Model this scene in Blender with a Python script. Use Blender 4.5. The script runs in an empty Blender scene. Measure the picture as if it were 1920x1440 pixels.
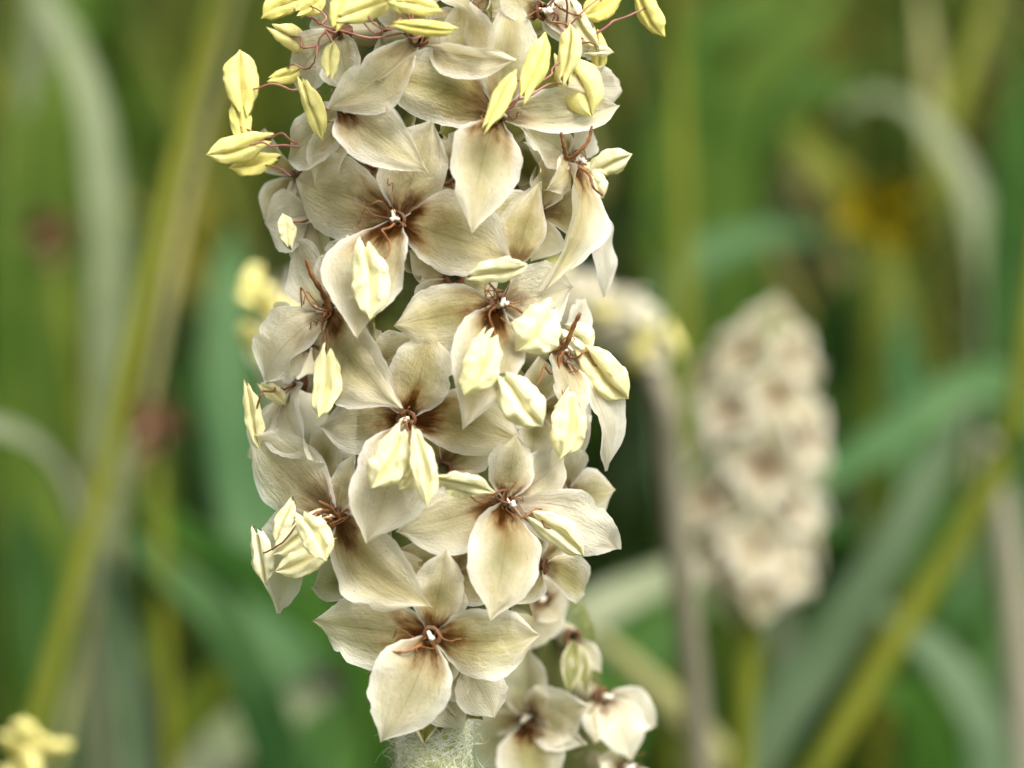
import bpy, math, random
from mathutils import Vector, Matrix, noise
R = math.radians
random.seed(7)
scene = bpy.context.scene
COL = scene.collection

# ------------------------------------------------------------------ camera
LENS, D = 100.0, 83.33                 # mm lens, mm to the plane of focus' origin
K = 1920 * LENS / 36.0                 # photo pixels per unit of tangent
PITCH = R(10.0)
C0 = Vector((0.0, 0.0, 0.18))          # the point in the middle of the picture, on the spike's axis plane
FWD = Vector((0, math.cos(PITCH), -math.sin(PITCH)))
UP = Vector((0, math.sin(PITCH), math.cos(PITCH)))
RIGHT = Vector((1, 0, 0))
BACK = -FWD
CAM = C0 - FWD * (D * 0.001)
cd = bpy.data.cameras.new('camera')
cam = bpy.data.objects.new('camera', cd)
COL.objects.link(cam)
cam.matrix_world = Matrix(((RIGHT.x, UP.x, BACK.x, CAM.x), (RIGHT.y, UP.y, BACK.y, CAM.y),
                           (RIGHT.z, UP.z, BACK.z, CAM.z), (0, 0, 0, 1)))
cd.lens = LENS
cd.sensor_width = 36.0
cd.clip_start = 0.005
cd.clip_end = 400.0
cd.dof.use_dof = True
cd.dof.focus_distance = (D - 2.2) * 0.001
cd.dof.aperture_fstop = LENS / 1.65
scene.camera = cam

# ------------------------------------------------------------------ light
SUN_AZ, SUN_EL = 142.0, 54.0            # from +Y towards +X
world = bpy.data.worlds.new('World')
scene.world = world
world.use_nodes = True
wn = world.node_tree.nodes
wl = world.node_tree.links
bg = wn['Background']
sky = wn.new('ShaderNodeTexSky')
sky.sky_type = 'NISHITA'
sky.sun_disc = False
sky.sun_elevation = R(SUN_EL)
sky.sun_rotation = R(SUN_AZ)
sky.air_density = 1.2
sky.dust_density = 6.0
hs = wn.new('ShaderNodeHueSaturation')      # thin cloud: the sky is nearly white
hs.inputs['Saturation'].default_value = 0.03
wl.new(sky.outputs[0], hs.inputs['Color'])
wl.new(hs.outputs[0], bg.inputs['Color'])
bg.inputs['Strength'].default_value = 0.09
sl = bpy.data.lights.new('sun', 'SUN')
sl.energy = 1.5
sl.angle = R(25)
sl.color = (1.0, 0.94, 0.84)
sun = bpy.data.objects.new('sun', sl)
COL.objects.link(sun)
sd = Vector((math.sin(R(SUN_AZ)) * math.cos(R(SUN_EL)), math.cos(R(SUN_AZ)) * math.cos(R(SUN_EL)), math.sin(R(SUN_EL))))
sun.rotation_euler = sd.to_track_quat('Z', 'Y').to_euler()
sun.location = (0.5, 0.5, 1.5)
scene.view_settings.view_transform = 'Standard'
scene.view_settings.look = 'None'
scene.view_settings.gamma = 1.0
scene.view_settings.exposure = 1.47
scene.cycles.max_bounces = 7
scene.cycles.transparent_max_bounces = 10

# ------------------------------------------------------------------ helpers
def PW(px, py, depth):
    """photo pixel + depth in mm behind the middle plane -> world point (m)"""
    t = (D + depth) * 0.001
    return CAM + (FWD + RIGHT * ((px - 960) / K) + UP * ((720 - py) / K)) * t

def PL(px, py, w):
    """photo pixel + mm in front of the middle plane -> local mm frame (x right, y up, z to the viewer)"""
    t = D - w
    return Vector(((px - 960) / K * t, (720 - py) / K * t, w))

L2W = Matrix((RIGHT, UP, BACK)).transposed() * 0.001
def LW(v):
    return C0 + L2W @ v

def obj(name, data, parent=None, loc=None, mat=None):
    o = bpy.data.objects.new(name, data)
    COL.objects.link(o)
    if parent: o.parent = parent
    if loc is not None: o.location = loc
    if mat and data is not None and not data.materials: data.materials.append(mat)
    return o

def mesh(name, verts, faces, uvs=None, smooth=True):
    me = bpy.data.meshes.new(name)
    me.from_pydata([tuple(v) for v in verts], [], faces)
    if smooth: me.polygons.foreach_set('use_smooth', [True] * len(me.polygons))
    if uvs:
        ul = me.uv_layers.new(name='UVMap')
        buf = []
        for l in me.loops:
            buf.extend(uvs[l.vertex_index])
        ul.data.foreach_set('uv', buf)
    me.update()
    return me

def tag(o, label=None, cat=None, group=None, kind=None):
    if label: o['label'] = label
    if cat: o['category'] = cat
    if group: o['group'] = group
    if kind: o['kind'] = kind
    return o

def lerp_table(tab, s):
    for (a, va), (b, vb) in zip(tab, tab[1:]):
        if s <= b:
            k = (s - a) / (b - a)
            k = k * k * (3 - 2 * k) * 0.5 + k * 0.5
            return va + (vb - va) * k
    return tab[-1][1]

def catmull(pts, n):
    """smooth curve through unevenly spaced points (tangents weighted by segment length)"""
    m = len(pts) - 1
    h = [max(1e-9, (pts[i + 1] - pts[i]).length) for i in range(m)]
    d = [(pts[i + 1] - pts[i]) / h[i] for i in range(m)]
    T = [d[0]] + [(d[i - 1] * h[i] + d[i] * h[i - 1]) / (h[i] + h[i - 1]) for i in range(1, m)] + [d[-1]]
    out = []
    for i in range(n + 1):
        t = i / n * m
        k = min(int(t), m - 1)
        f = t - k
        f2, f3 = f * f, f * f * f
        out.append(pts[k] * (2 * f3 - 3 * f2 + 1) + T[k] * (h[k] * (f3 - 2 * f2 + f)) + pts[k + 1] * (3 * f2 - 2 * f3) + T[k + 1] * (h[k] * (f3 - f2)))
    return out

def grid_faces(nu, nv, off=0, closed=False):
    f = []
    for i in range(nu - 1):
        for j in range(nv if closed else nv - 1):
            a = off + i * nv + j
            b = off + i * nv + (j + 1) % nv
            f.append((a, b, b + nv, a + nv))
    return f

def tube(pts, rad, n=7, flat=1.0, ref=None, caps=True):
    """closed tube along pts; rad a number or a list; flat squashes across ref"""
    verts, up = [], (ref or Vector((0.31, 0.17, 0.93)))
    m = len(pts)
    for i, p in enumerate(pts):
        t = (pts[min(i + 1, m - 1)] - pts[max(i - 1, 0)])
        t = t.normalized() if t.length > 1e-12 else Vector((0, 0, 1))
        a = t.cross(up)
        if a.length < 1e-4: a = t.cross(Vector((1, 0, 0)))
        a.normalize()
        b = a.cross(t)
        r = rad[i] if isinstance(rad, (list, tuple)) else rad
        for j in range(n):
            q = 2 * math.pi * j / n
            verts.append(p + a * (math.cos(q) * r) + b * (math.sin(q) * r * flat))
    faces = grid_faces(m, n, 0, True)
    if caps:
        faces.append(tuple(range(n))[::-1])
        faces.append(tuple((m - 1) * n + j for j in range(n)))
    return verts, faces

# ------------------------------------------------------------------ materials
def new_mat(name):
    m = bpy.data.materials.new(name)
    m.use_nodes = True
    nt = m.node_tree
    nt.nodes.clear()
    return m, nt, nt.nodes, nt.links

class NB:
    """tiny node-building helper"""
    def __init__(s, name):
        s.m, s.nt, s.n, s.l = new_mat(name)
    def math(s, op, a, b=None, c=None, clamp=False):
        x = s.n.new('ShaderNodeMath'); x.operation = op; x.use_clamp = clamp
        for i, v in enumerate((a, b, c)):
            if v is None: continue
            if isinstance(v, (int, float)): x.inputs[i].default_value = v
            else: s.l.new(v, x.inputs[i])
        return x.outputs[0]
    def ramp(s, v, a, b):
        x = s.n.new('ShaderNodeMapRange'); x.interpolation_type = 'SMOOTHSTEP'
        x.inputs['From Min'].default_value = a; x.inputs['From Max'].default_value = b
        s.l.new(v, x.inputs['Value'])
        return x.outputs[0]
    def mix(s, f, a, b, blend='MIX'):
        x = s.n.new('ShaderNodeMix'); x.data_type = 'RGBA'; x.blend_type = blend
        if isinstance(f, (int, float)): x.inputs[0].default_value = f
        else: s.l.new(f, x.inputs[0])
        for i, v in ((6, a), (7, b)):
            if isinstance(v, tuple): x.inputs[i].default_value = (*v, 1)
            else: s.l.new(v, x.inputs[i])
        return x.outputs[2]
    def noise(s, vec, scale, detail=3, rough=0.55):
        x = s.n.new('ShaderNodeTexNoise'); x.inputs['Scale'].default_value = scale
        x.inputs['Detail'].default_value = detail; x.inputs['Roughness'].default_value = rough
        if vec is not None: s.l.new(vec, x.inputs['Vector'])
        return x.outputs[0]
    def surface(s, col, transl=0.3, transp=0.0, rough=0.5, spec=0.3, bump=None, bstr=0.2, bdist=0.00005, tcol=None, sheen=0.0):
        p = s.n.new('ShaderNodeBsdfPrincipled')
        if isinstance(col, tuple): p.inputs['Base Color'].default_value = (*col, 1)
        else: s.l.new(col, p.inputs['Base Color'])
        if isinstance(rough, (int, float)): p.inputs['Roughness'].default_value = rough
        else: s.l.new(rough, p.inputs['Roughness'])
        p.inputs['Specular IOR Level'].default_value = spec
        p.inputs['Sheen Weight'].default_value = sheen
        nrm = None
        if bump is not None:
            b = s.n.new('ShaderNodeBump'); b.inputs['Strength'].default_value = bstr; b.inputs['Distance'].default_value = bdist
            s.l.new(bump, b.inputs['Height']); s.l.new(b.outputs[0], p.inputs['Normal']); nrm = b.outputs[0]
        out = p.outputs[0]
        if transl:
            t = s.n.new('ShaderNodeBsdfTranslucent')
            c = tcol if tcol is not None else col
            if isinstance(c, tuple): t.inputs[0].default_value = (*c, 1)
            else: s.l.new(c, t.inputs[0])
            if nrm: s.l.new(nrm, t.inputs[1])
            x = s.n.new('ShaderNodeMixShader')
            if isinstance(transl, float): x.inputs[0].default_value = transl
            else: s.l.new(transl, x.inputs[0])
            s.l.new(out, x.inputs[1]); s.l.new(t.outputs[0], x.inputs[2]); out = x.outputs[0]
        if transp:
            t = s.n.new('ShaderNodeBsdfTransparent')
            x = s.n.new('ShaderNodeMixShader')
            if isinstance(transp, float): x.inputs[0].default_value = transp
            else: s.l.new(transp, x.inputs[0])
            s.l.new(out, x.inputs[1]); s.l.new(t.outputs[0], x.inputs[2]); out = x.outputs[0]
        o = s.n.new('ShaderNodeOutputMaterial')
        s.l.new(out, o.inputs[0])
        return s.m

def petal_material():
    b = NB('papery_petal')
    uv = b.n.new('ShaderNodeUVMap')
    sep = b.n.new('ShaderNodeSeparateXYZ'); b.l.new(uv.outputs[0], sep.inputs[0])
    s, t = sep.outputs[0], sep.outputs[1]
    oi = b.n.new('ShaderNodeObjectInfo')
    sc = b.n.new('ShaderNodeSeparateColor'); b.l.new(oi.outputs['Color'], sc.inputs[0])
    brown, green, white = sc.outputs[0], sc.outputs[1], sc.outputs[2]
    rnd = oi.outputs['Random']
    off = b.math('MULTIPLY', rnd, 57.0)
    cx = b.n.new('ShaderNodeCombineXYZ'); b.l.new(s, cx.inputs[0]); b.l.new(t, cx.inputs[1]); b.l.new(off, cx.inputs[2])
    n_big = b.noise(cx.outputs[0], 3.2, 4)
    n_fine = b.noise(cx.outputs[0], 26.0, 4)
    at = b.math('ABSOLUTE', b.math('MULTIPLY_ADD', t, 2.0, -1.0))            # 0 midline .. 1 margin
    # veins: fan out from the base
    vx = b.n.new('ShaderNodeCombineXYZ')
    b.l.new(b.math('MULTIPLY', s, 1.4), vx.inputs[0])
    b.l.new(b.math('MULTIPLY', t, 17.0), vx.inputs[1]); b.l.new(off, vx.inputs[2])
    vein = b.noise(vx.outputs[0], 1.0, 3, 0.6)
    veinm = b.ramp(vein, 0.46, 0.66)
    body = b.mix(n_big, (0.57, 0.48, 0.20), (0.75, 0.66, 0.37))
    pale = b.mix(n_big, (0.84, 0.765, 0.53), (0.93, 0.885, 0.72))
    # the body of the blade is thicker and duller, thinning out to a pale margin and tip
    out = b.math('ADD', b.math('MULTIPLY', at, 0.75), b.math('MULTIPLY', b.math('SUBTRACT', n_big, 0.5), 0.7))
    out = b.math('ADD', out, b.math('MULTIPLY', b.math('SUBTRACT', s, 0.5), 0.55))
    cream = b.mix(b.ramp(out, 0.10, 0.78), body, pale)
    cream = b.mix(b.math('MULTIPLY', b.ramp(n_fine, 0.52, 0.75), 0.18), cream, (0.52, 0.40, 0.20))
    cream = b.mix(b.math('MULTIPLY', veinm, 0.10), cream, (0.44, 0.34, 0.16))
    # whiter petals: chance tone, plus side light painted into the outermost ones
    cream = b.mix(b.math('MULTIPLY', white, 0.85), cream, (0.94, 0.90, 0.77))
    # olive flush over the keel
    g = b.math('MULTIPLY', b.ramp(b.math('ABSOLUTE', b.math('SUBTRACT', s, 0.40)), 0.36, 0.05), b.ramp(b.math('ADD', at, b.math('MULTIPLY', n_big, 0.35)), 0.95, 0.12))
    g = b.math('MULTIPLY', g, green, clamp=True)
    c = b.mix(g, cream, (0.185, 0.175, 0.040))
    # tan wash on the lower half
    tan = b.math('MULTIPLY', b.ramp(b.math('ADD', s, b.math('MULTIPLY', n_big, 0.6)), 0.85, 0.40), b.math('MULTIPLY', brown, 0.45), clamp=True)
    c = b.mix(tan, c, (0.46, 0.27, 0.09))
    rib = b.math('MULTIPLY', b.ramp(b.math('ADD', at, b.math('MULTIPLY', n_fine, 0.05)), 0.065, 0.02), b.ramp(s, 0.9, 0.45))
    c = b.mix(b.math('MULTIPLY', rib, 0.40), c, (0.30, 0.20, 0.07))
    # dark brown base, blotchy, running up the keel
    e = b.math('ADD', s, b.math('MULTIPLY', at, 0.16))
    e = b.math('ADD', e, b.math('MULTIPLY', b.math('SUBTRACT', n_big, 0.5), 0.65))
    e = b.math('ADD', e, b.math('MULTIPLY', b.math('SUBTRACT', vein, 0.5), 0.12))
    d0 = b.math('MULTIPLY', b.ramp(e, 0.42, 0.12), b.math('MULTIPLY', brown, 1.0), clamp=True)
    c = b.mix(d0, c, (0.23, 0.095, 0.014))
    d = b.math('MULTIPLY', b.ramp(e, 0.31, 0.07), b.math('MULTIPLY', brown, 1.15), clamp=True)
    c = b.mix(d, c, (0.055, 0.018, 0.002))
    # naturally pale margin, whitened further to paint in rim light; specks
    c = b.mix(b.math('MULTIPLY', b.ramp(at, 0.70, 1.0), 0.85), c, (0.94, 0.91, 0.81))
    v = b.n.new('ShaderNodeTexVoronoi'); v.inputs['Scale'].default_value = 13.0
    b.l.new(cx.outputs[0], v.inputs['Vector'])
    sp = b.ramp(v.outputs['Distance'], 0.10, 0.05)
    vs = b.n.new('ShaderNodeSeparateColor'); b.l.new(v.outputs['Color'], vs.inputs[0])
    sp = b.math('MULTIPLY', sp, b.math('GREATER_THAN', vs.outputs[0], 0.84))
    c = b.mix(b.math('MULTIPLY', sp, 0.8), c, (0.16, 0.07, 0.03))
    bump = b.math('ADD', b.math('MULTIPLY', vein, 1.0), b.math('MULTIPLY', n_fine, 1.2))
    tp = b.math('MULTIPLY', b.math('SUBTRACT', 1.0, d), 0.23)
    return b.surface(c, transl=0.48, transp=tp, rough=0.45, spec=0.07, bump=bump, bstr=0.6, bdist=0.00007)

def sepal_material():
    b = NB('green_sepal')
    uv = b.n.new('ShaderNodeUVMap')
    sep = b.n.new('ShaderNodeSeparateXYZ'); b.l.new(uv.outputs[0], sep.inputs[0])
    s, t = sep.outputs[0], sep.outputs[1]
    oi = b.n.new('ShaderNodeObjectInfo')
    cx = b.n.new('ShaderNodeCombineXYZ'); b.l.new(s, cx.inputs[0]); b.l.new(t, cx.inputs[1])
    b.l.new(b.math('MULTIPLY', oi.outputs['Random'], 31.0), cx.inputs[2])
    at = b.math('ABSOLUTE', b.math('MULTIPLY_ADD', t, 2.0, -1.0))
    n1 = b.noise(cx.outputs[0], 4.0, 4)
    c = b.mix(n1, (0.10, 0.115, 0.020), (0.24, 0.23, 0.06))
    c = b.mix(b.ramp(at, 0.55, 0.95), c, (0.50, 0.46, 0.30))
    return b.surface(c, transl=0.25, rough=0.45, spec=0.35, bump=n1, bstr=0.4)

def anther_material():
    b = NB('anther')
    oi = b.n.new('ShaderNodeObjectInfo')
    sc = b.n.new('ShaderNodeSeparateColor'); b.l.new(oi.outputs['Color'], sc.inputs[0])
    tc = b.n.new('ShaderNodeTexCoord')
    n1 = b.noise(tc.outputs['Object'], 5.0, 4)
    n2 = b.noise(tc.outputs['Object'], 24.0, 3)
    pale = b.mix(n1, (0.80, 0.75, 0.44), (0.89, 0.855, 0.61))
    yel = b.mix(n1, (0.85, 0.75, 0.14), (0.92, 0.86, 0.36))
    c = b.mix(sc.outputs[0], pale, yel)
    uv = b.n.new('ShaderNodeUVMap')
    sp_ = b.n.new('ShaderNodeSeparateXYZ'); b.l.new(uv.outputs[0], sp_.inputs[0])
    c = b.mix(b.math('MULTIPLY', b.ramp(sp_.outputs[0], 0.24, 0.02), 0.5), c, (0.66, 0.56, 0.14))
    c = b.mix(b.math('MULTIPLY', b.ramp(n2, 0.6, 0.8), 0.35), c, (0.62, 0.50, 0.14))
    return b.surface(c, transl=0.22, rough=0.5, spec=0.25, bump=n2, bstr=0.6, bdist=0.00004)

def plain_material(name, c1, c2, scale, transl=0.0, rough=0.55, spec=0.3, bstr=0.3, bdist=0.0001, stretch=None, sheen=0.0):
    b = NB(name)
    tc = b.n.new('ShaderNodeTexCoord')
    vec = tc.outputs['Object']
    if stretch:
        mp = b.n.new('ShaderNodeMapping'); mp.inputs['Scale'].default_value = stretch
        b.l.new(vec, mp.inputs[0]); vec = mp.outputs[0]
    oi = b.n.new('ShaderNodeObjectInfo')
    n1 = b.noise(vec, scale, 5)
    f = b.math('ADD', b.ramp(n1, 0.3, 0.7), b.math('MULTIPLY', b.math('SUBTRACT', oi.outputs['Random'], 0.5), 0.3), clamp=True)
    c = b.mix(f, c1, c2)
    return b.surface(c, transl=transl, rough=rough, spec=spec, bump=n1, bstr=bstr, bdist=bdist, sheen=sheen)

M_PETAL = petal_material()
M_SEPAL = sepal_material()
M_ANTHER = anther_material()
M_THROAT = plain_material('flower_throat', (0.05, 0.018, 0.006), (0.16, 0.07, 0.025), 2500)
M_FIL_BROWN = plain_material('dry_filament', (0.12, 0.045, 0.015), (0.28, 0.125, 0.045), 1500, rough=0.4)
M_FIL_PURPLE = plain_material('fresh_filament', (0.22, 0.075, 0.06), (0.42, 0.20, 0.15), 1500, rough=0.4)
M_STIGMA = plain_material('pale_stigma', (0.62, 0.55, 0.38), (0.86, 0.83, 0.72), 3000)
M_AXIS = plain_material('spike_axis', (0.055, 0.075, 0.016), (0.15, 0.16, 0.045), 500)
M_STEM = plain_material('woolly_stem', (0.20, 0.25, 0.07), (0.48, 0.50, 0.24), 900)
M_WOOL = plain_material('white_wool', (0.78, 0.77, 0.66), (0.88, 0.87, 0.80), 400, transl=0.3, rough=0.6)
LEAFM = {
    'green': plain_material('leaf_green', (0.012, 0.045, 0.005), (0.040, 0.095, 0.012), 60, transl=0.2, rough=0.5, spec=0.08),
    'blue': plain_material('leaf_bluegreen', (0.030, 0.085, 0.022), (0.075, 0.145, 0.050), 60, transl=0.2, rough=0.5, spec=0.12),
    'silver': plain_material('leaf_silky', (0.10, 0.135, 0.050), (0.22, 0.245, 0.14), 60, transl=0.2, rough=0.5, spec=0.2, sheen=0.1),
    'olive': plain_material('stem_olive', (0.085, 0.105, 0.010), (0.155, 0.165, 0.020), 60, rough=0.5, spec=0.08),
    'straw': plain_material('stem_straw', (0.16, 0.16, 0.055), (0.24, 0.23, 0.10), 60, rough=0.6, spec=.08),
    'grey': plain_material('stem_grey', (0.16, 0.15, 0.10), (0.24, 0.22, 0.16), 60, rough=0.6, spec=.08),
    'lime': plain_material('leaf_lime', (0.038, 0.085, 0.010), (0.085, 0.13, 0.018), 60, transl=0.25, rough=0.5, spec=.06),
    'mist': plain_material('leaf_greygreen', (0.065, 0.11, 0.050), (0.13, 0.18, 0.10), 60, transl=0.2, rough=0.5, spec=0.12),
    'rust': plain_material('leaf_rust', (0.28, 0.16, 0.09), (0.40, 0.25, 0.15), 60, transl=0.2, rough=0.6, spec=.06),
    'ochre': plain_material('leaf_ochre', (0.32, 0.25, 0.006), (0.46, 0.37, 0.02), 60, transl=0.25, rough=0.6, spec=.06),
}
# ------------------------------------------------------------------ ground and far meadow
def ground():
    n, ext = 60, 60.0
    v, f = [], []
    for i in range(n + 1):
        for j in range(n + 1):
            x = (i / n * 2 - 1); y = (j / n * 2 - 1)
            x = math.copysign(abs(x) ** 2.5, x) * ext; y = math.copysign(abs(y) ** 2.5, y) * ext
            z = 0.012 * noise.noise(Vector((x * 2.1, y * 2.1, 3))) + 0.02 * noise.noise(Vector((x * .3, y * .3, 9)))
            v.append((x, y, z - 0.015))
    f = grid_faces(n + 1, n + 1)
    b = NB('meadow_soil')
    tc = b.n.new('ShaderNodeTexCoord')
    n1 = b.noise(tc.outputs['Object'], 3.0, 6)
    n2 = b.noise(tc.outputs['Object'], 45.0, 5)
    c = b.mix(b.ramp(n1, 0.4, 0.6), (0.030, 0.050, 0.012), (0.085, 0.10, 0.028))
    c = b.mix(b.ramp(n2, 0.5, 0.72), c, (0.075, 0.055, 0.028))
    m = b.surface(c, transl=0, rough=0.9, spec=0.1, bump=n2, bstr=0.6, bdist=0.01)
    tag(obj('ground', mesh('ground', v, f), mat=m), kind='structure')
ground()

def meadow(name, label, nblades, y0, y1, hmin, hmax, wmin, wmax, palette, seed, half=0.8):
    rnd = random.Random(seed)
    V, F, Cc = [], [], []
    for k in range(nblades):
        r = math.sqrt(rnd.uniform(y0 * y0, y1 * y1))
        a = rnd.uniform(-half, half)
        x, y = math.sin(a) * r, math.cos(a) * r - 0.083
        h = rnd.uniform(hmin, hmax); w = rnd.uniform(wmin, wmax)
        az = rnd.uniform(0, 2 * math.pi)
        lean = rnd.uniform(0.1, 0.9) * h
        dx, dy = math.cos(az), math.sin(az)
        sx, sy = -dy, dx
        col = rnd.choice(palette)
        j = rnd.uniform(0.25, 0.75)
        col = (col[0] * j, col[1] * j, col[2] * j, 1)
        base = len(V)
        for i, s in enumerate((0, 0.35, 0.7, 1.0)):
            ww = w * (1, 0.95, 0.6, 0.04)[i] * 0.5
            px = x + dx * lean * s * s; py = y + dy * lean * s * s
            pz = h * (s - 0.25 * s * s * lean / h) - 0.02
            V.append((px - sx * ww, py - sy * ww, pz)); V.append((px + sx * ww, py + sy * ww, pz))
            Cc += [col, col]
        for i in range(3):
            a0 = base + i * 2
            F.append((a0, a0 + 1, a0 + 3, a0 + 2))
    me = mesh(name, V, F)
    ca = me.color_attributes.new('tint', 'FLOAT_COLOR', 'POINT')
    ca.data.foreach_set('color', [x for c in Cc for x in c])
    b = NB(name + '_blade')
    at = b.n.new('ShaderNodeAttribute'); at.attribute_name = 'tint'
    m = b.surface(at.outputs['Color'], transl=0.3, rough=0.55, spec=0.06)
    tag(obj(name, me, mat=m), label, 'grass', kind='stuff')

GREENS = [(0.045, 0.12, 0.010), (0.075, 0.15, 0.012), (0.03, 0.09, 0.018), (0.09, 0.16, 0.018), (0.05, 0.12, 0.04)]
OLIVES = [(0.13, 0.145, 0.012), (0.10, 0.14, 0.012), (0.18, 0.19, 0.03), (0.30, 0.27, 0.10), (0.13, 0.19, 0.016)]
meadow('meadow_grass', 'mixed green and straw meadow grass far behind the flower spikes', 56000, 0.75, 7.0, 0.08, 0.22, 0.004, 0.010,
       GREENS * 2 + OLIVES * 2 + [(0.34, 0.30, 0.04)], 5)
meadow('meadow_herbs', 'tangled broad meadow leaves in mixed greens between the leaf tufts and the far grass', 1100, 0.42, 0.95, 0.07, 0.20, 0.005, 0.014,
       GREENS + OLIVES + [(0.16, 0.22, 0.13), (0.22, 0.27, 0.17), (0.02, 0.05, 0.01), (0.03, 0.06, 0.012), (0.30, 0.28, 0.05)], 15, 0.9)
meadow('low_grass', 'low dark green grass at the foot of the leaf tufts', 4200, 0.22, 0.78, 0.03, 0.11, 0.004, 0.010,
       GREENS, 6, 0.9)

# ------------------------------------------------------------------ petals, anthers, filaments
PROFILE = [(0, .20), (.06, .34), (.15, .62), (.28, .88), (.42, 1.0), (.55, .97), (.66, .85), (.75, .67), (.82, .48), (.88, .31), (.93, .17), (.97, .07), (1, .0)]
ROUND = [(0, .20), (.06, .36), (.15, .66), (.27, .90), (.40, 1.0), (.55, 1.0), (.67, .92), (.76, .77), (.83, .57), (.88, .37), (.92, .22), (.96, .10), (1, .0)]

def petal_mesh(name, B, T, width, normal, bow=0.12, cup=0.15, ruffle=0.08, curl=0.0, roll=0.0, fold=0.0,
               nu=30, nv=13, prof=None, rnd=random, bend=0.0):
    """thin blade from B to T in local mm; returns mesh in world scale about the origin of that frame"""
    prof = prof or (PROFILE if rnd.random() < 0.5 else ROUND)
    a = T - B
    ln = a.length
    a.normalize()
    n = normal - a * normal.dot(a)
    n.normalize()
    if roll: n = Matrix.Rotation(R(roll), 3, a) @ n
    side = n.cross(a)
    ph = [rnd.uniform(0, 99) for _ in range(4)]
    asym = rnd.uniform(-0.14, 0.14)
    nick = 1.0 if rnd.random() < 0.45 else 0.0
    nick_s = rnd.uniform(0.45, 0.85); nside = rnd.choice((-1, 1))
    V, UV = [], []
    for i in range(nu):
        s = i / (nu - 1)
        s = 1 - (1 - s) ** 1.25
        c = B + a * (ln * s) + n * (bow * ln * 4 * s * (1 - s) + curl * ln * s ** 3) + side * (bend * ln * 4 * s * (1 - s))
        w = width * 0.5 * lerp_table(prof, s)
        for j in range(nv):
            t = j / (nv - 1) * 2 - 1
            edge = 1 + asym * t + 0.07 * noise.noise(Vector((s * 3.1, ph[0] + (3 if t > 0 else 0), 0.3))) \
                + 0.045 * noise.noise(Vector((s * 15, ph[1] + (3 if t > 0 else 0), 0.7))) \
                - nick * (0.16 if t * nside > 0 else 0.0) * abs(t) * math.exp(-((s - nick_s) / 0.035) ** 2)
            d = side * (w * t * edge)
            h = cup * w * t * t + fold * w * abs(t)
            h += ruffle * ln * t * t * noise.noise(Vector((s * 3.4 + ph[2], t * 1.7, ph[3]))) * 1.6
            h += 0.028 * ln * noise.noise(Vector((s * 5 + ph[3], t * 2.5, ph[2])))
            h -= 0.05 * w * math.exp(-(t / 0.12) ** 2)
            V.append(L2W @ (c + d + n * h))
            UV.append((s, j / (nv - 1)))
    return mesh(name, V, grid_faces(nu, nv), UV)

ANTHER_W = [(0, .42), (.05, .62), (.16, .84), (.32, .97), (.5, 1.0), (.68, .92), (.80, .72), (.88, .46), (.93, .24), (.97, .12), (1, .03)]
def anther_mesh(seed, open_=0.5, fresh=False):
    rnd = random.Random(seed)
    nu, nv = 26, 28
    V, UV = [], []
    p1, p2 = rnd.uniform(0, 50), rnd.uniform(0, 50)
    twist = rnd.uniform(-0.9, 0.9); bendx = rnd.uniform(-0.16, 0.16); bendz = rnd.uniform(-0.2, 0.2)
    lop = rnd.uniform(0.7, 1.0), rnd.uniform(0.7, 1.0)
    if fresh: twist *= .35; bendz *= .5; bendx *= .7
    amp = 0.35 if fresh else 1.0
    for i in range(nu):
        v = i / (nu - 1)
        hw = lerp_table(ANTHER_W, v)
        for j in range(nv):
            q = 2 * math.pi * j / nv
            x = math.cos(q); front = math.sin(q) >= 0
            rim = math.sqrt(max(0, 1 - x * x))
            if front:
                z = rim * (0.85 - 0.82 * math.exp(-(x / (0.16 + 0.1 * open_)) ** 2)) + 0.20 * math.exp(-((abs(x) - 0.30 - .1 * open_) / 0.10) ** 2) * rim
                z -= open_ * 0.35 * math.exp(-((abs(x) - 0.68) / 0.13) ** 2) * rim
            else:
                z = -rim * (0.55 - 0.25 * math.exp(-(x / 0.25) ** 2))
            ruff = 0.20 * noise.noise(Vector((v * 5.5, p1 + (7 if x > 0 else 0), 0))) + 0.05 * noise.noise(Vector((v * 13, p2 + (7 if x > 0 else 0), 1)))
            X = x * hw * (1 + amp * ruff * abs(x)) * 0.5 * (lop[0] if x > 0 else lop[1]) / max(lop)
            Z = z * hw ** 0.7 * 0.5 * (1 + 0.4 * noise.noise(Vector((v * 4, x * 2, p2))))
            Z += amp * 0.22 * noise.noise(Vector((v * 6 + p1, x * 1.2, 4.2))) * abs(x)
            Y = v - 0.5
            Y -= 0.20 * math.exp(-((abs(x) - 0.50) / 0.26) ** 2) * max(0, 1 - v / 0.30) * (1.25 if x > 0 else .8)
            Y += 0.06 * (v > 0.75) * math.exp(-((abs(x) - 0.5) / 0.3) ** 2) * (v - 0.75)
            a = twist * (v - 0.5)
            X, Z = X * math.cos(a) - Z * math.sin(a), X * math.sin(a) + Z * math.cos(a)
            X += bendx * math.sin(math.pi * v); Z += bendz * math.sin(math.pi * v)
            q3 = Vector((X * 3.1 + p1, Y * 3.1, Z * 3.1 + p2))
            X += 0.07 * noise.noise(q3); Y += 0.07 * noise.noise(q3 + Vector((9, 0, 0))) * (1 - abs(2 * v - 1) ** 3); Z += 0.09 * noise.noise(q3 + Vector((0, 9, 0)))
            V.append((X, Y, Z)); UV.append((abs(x) if front else 0.5, v))
    F = grid_faces(nu, nv, 0, True)
    F.append(tuple(range(nv))[::-1]); F.append(tuple((nu - 1) * nv + j for j in range(nv)))
    me = mesh('anther', V, F, UV)
    me.materials.append(M_ANTHER)
    return me
DRY = [anther_mesh(s, .45 + .55 * ((s * 37) % 10) / 10) for s in range(1, 11)]
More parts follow.
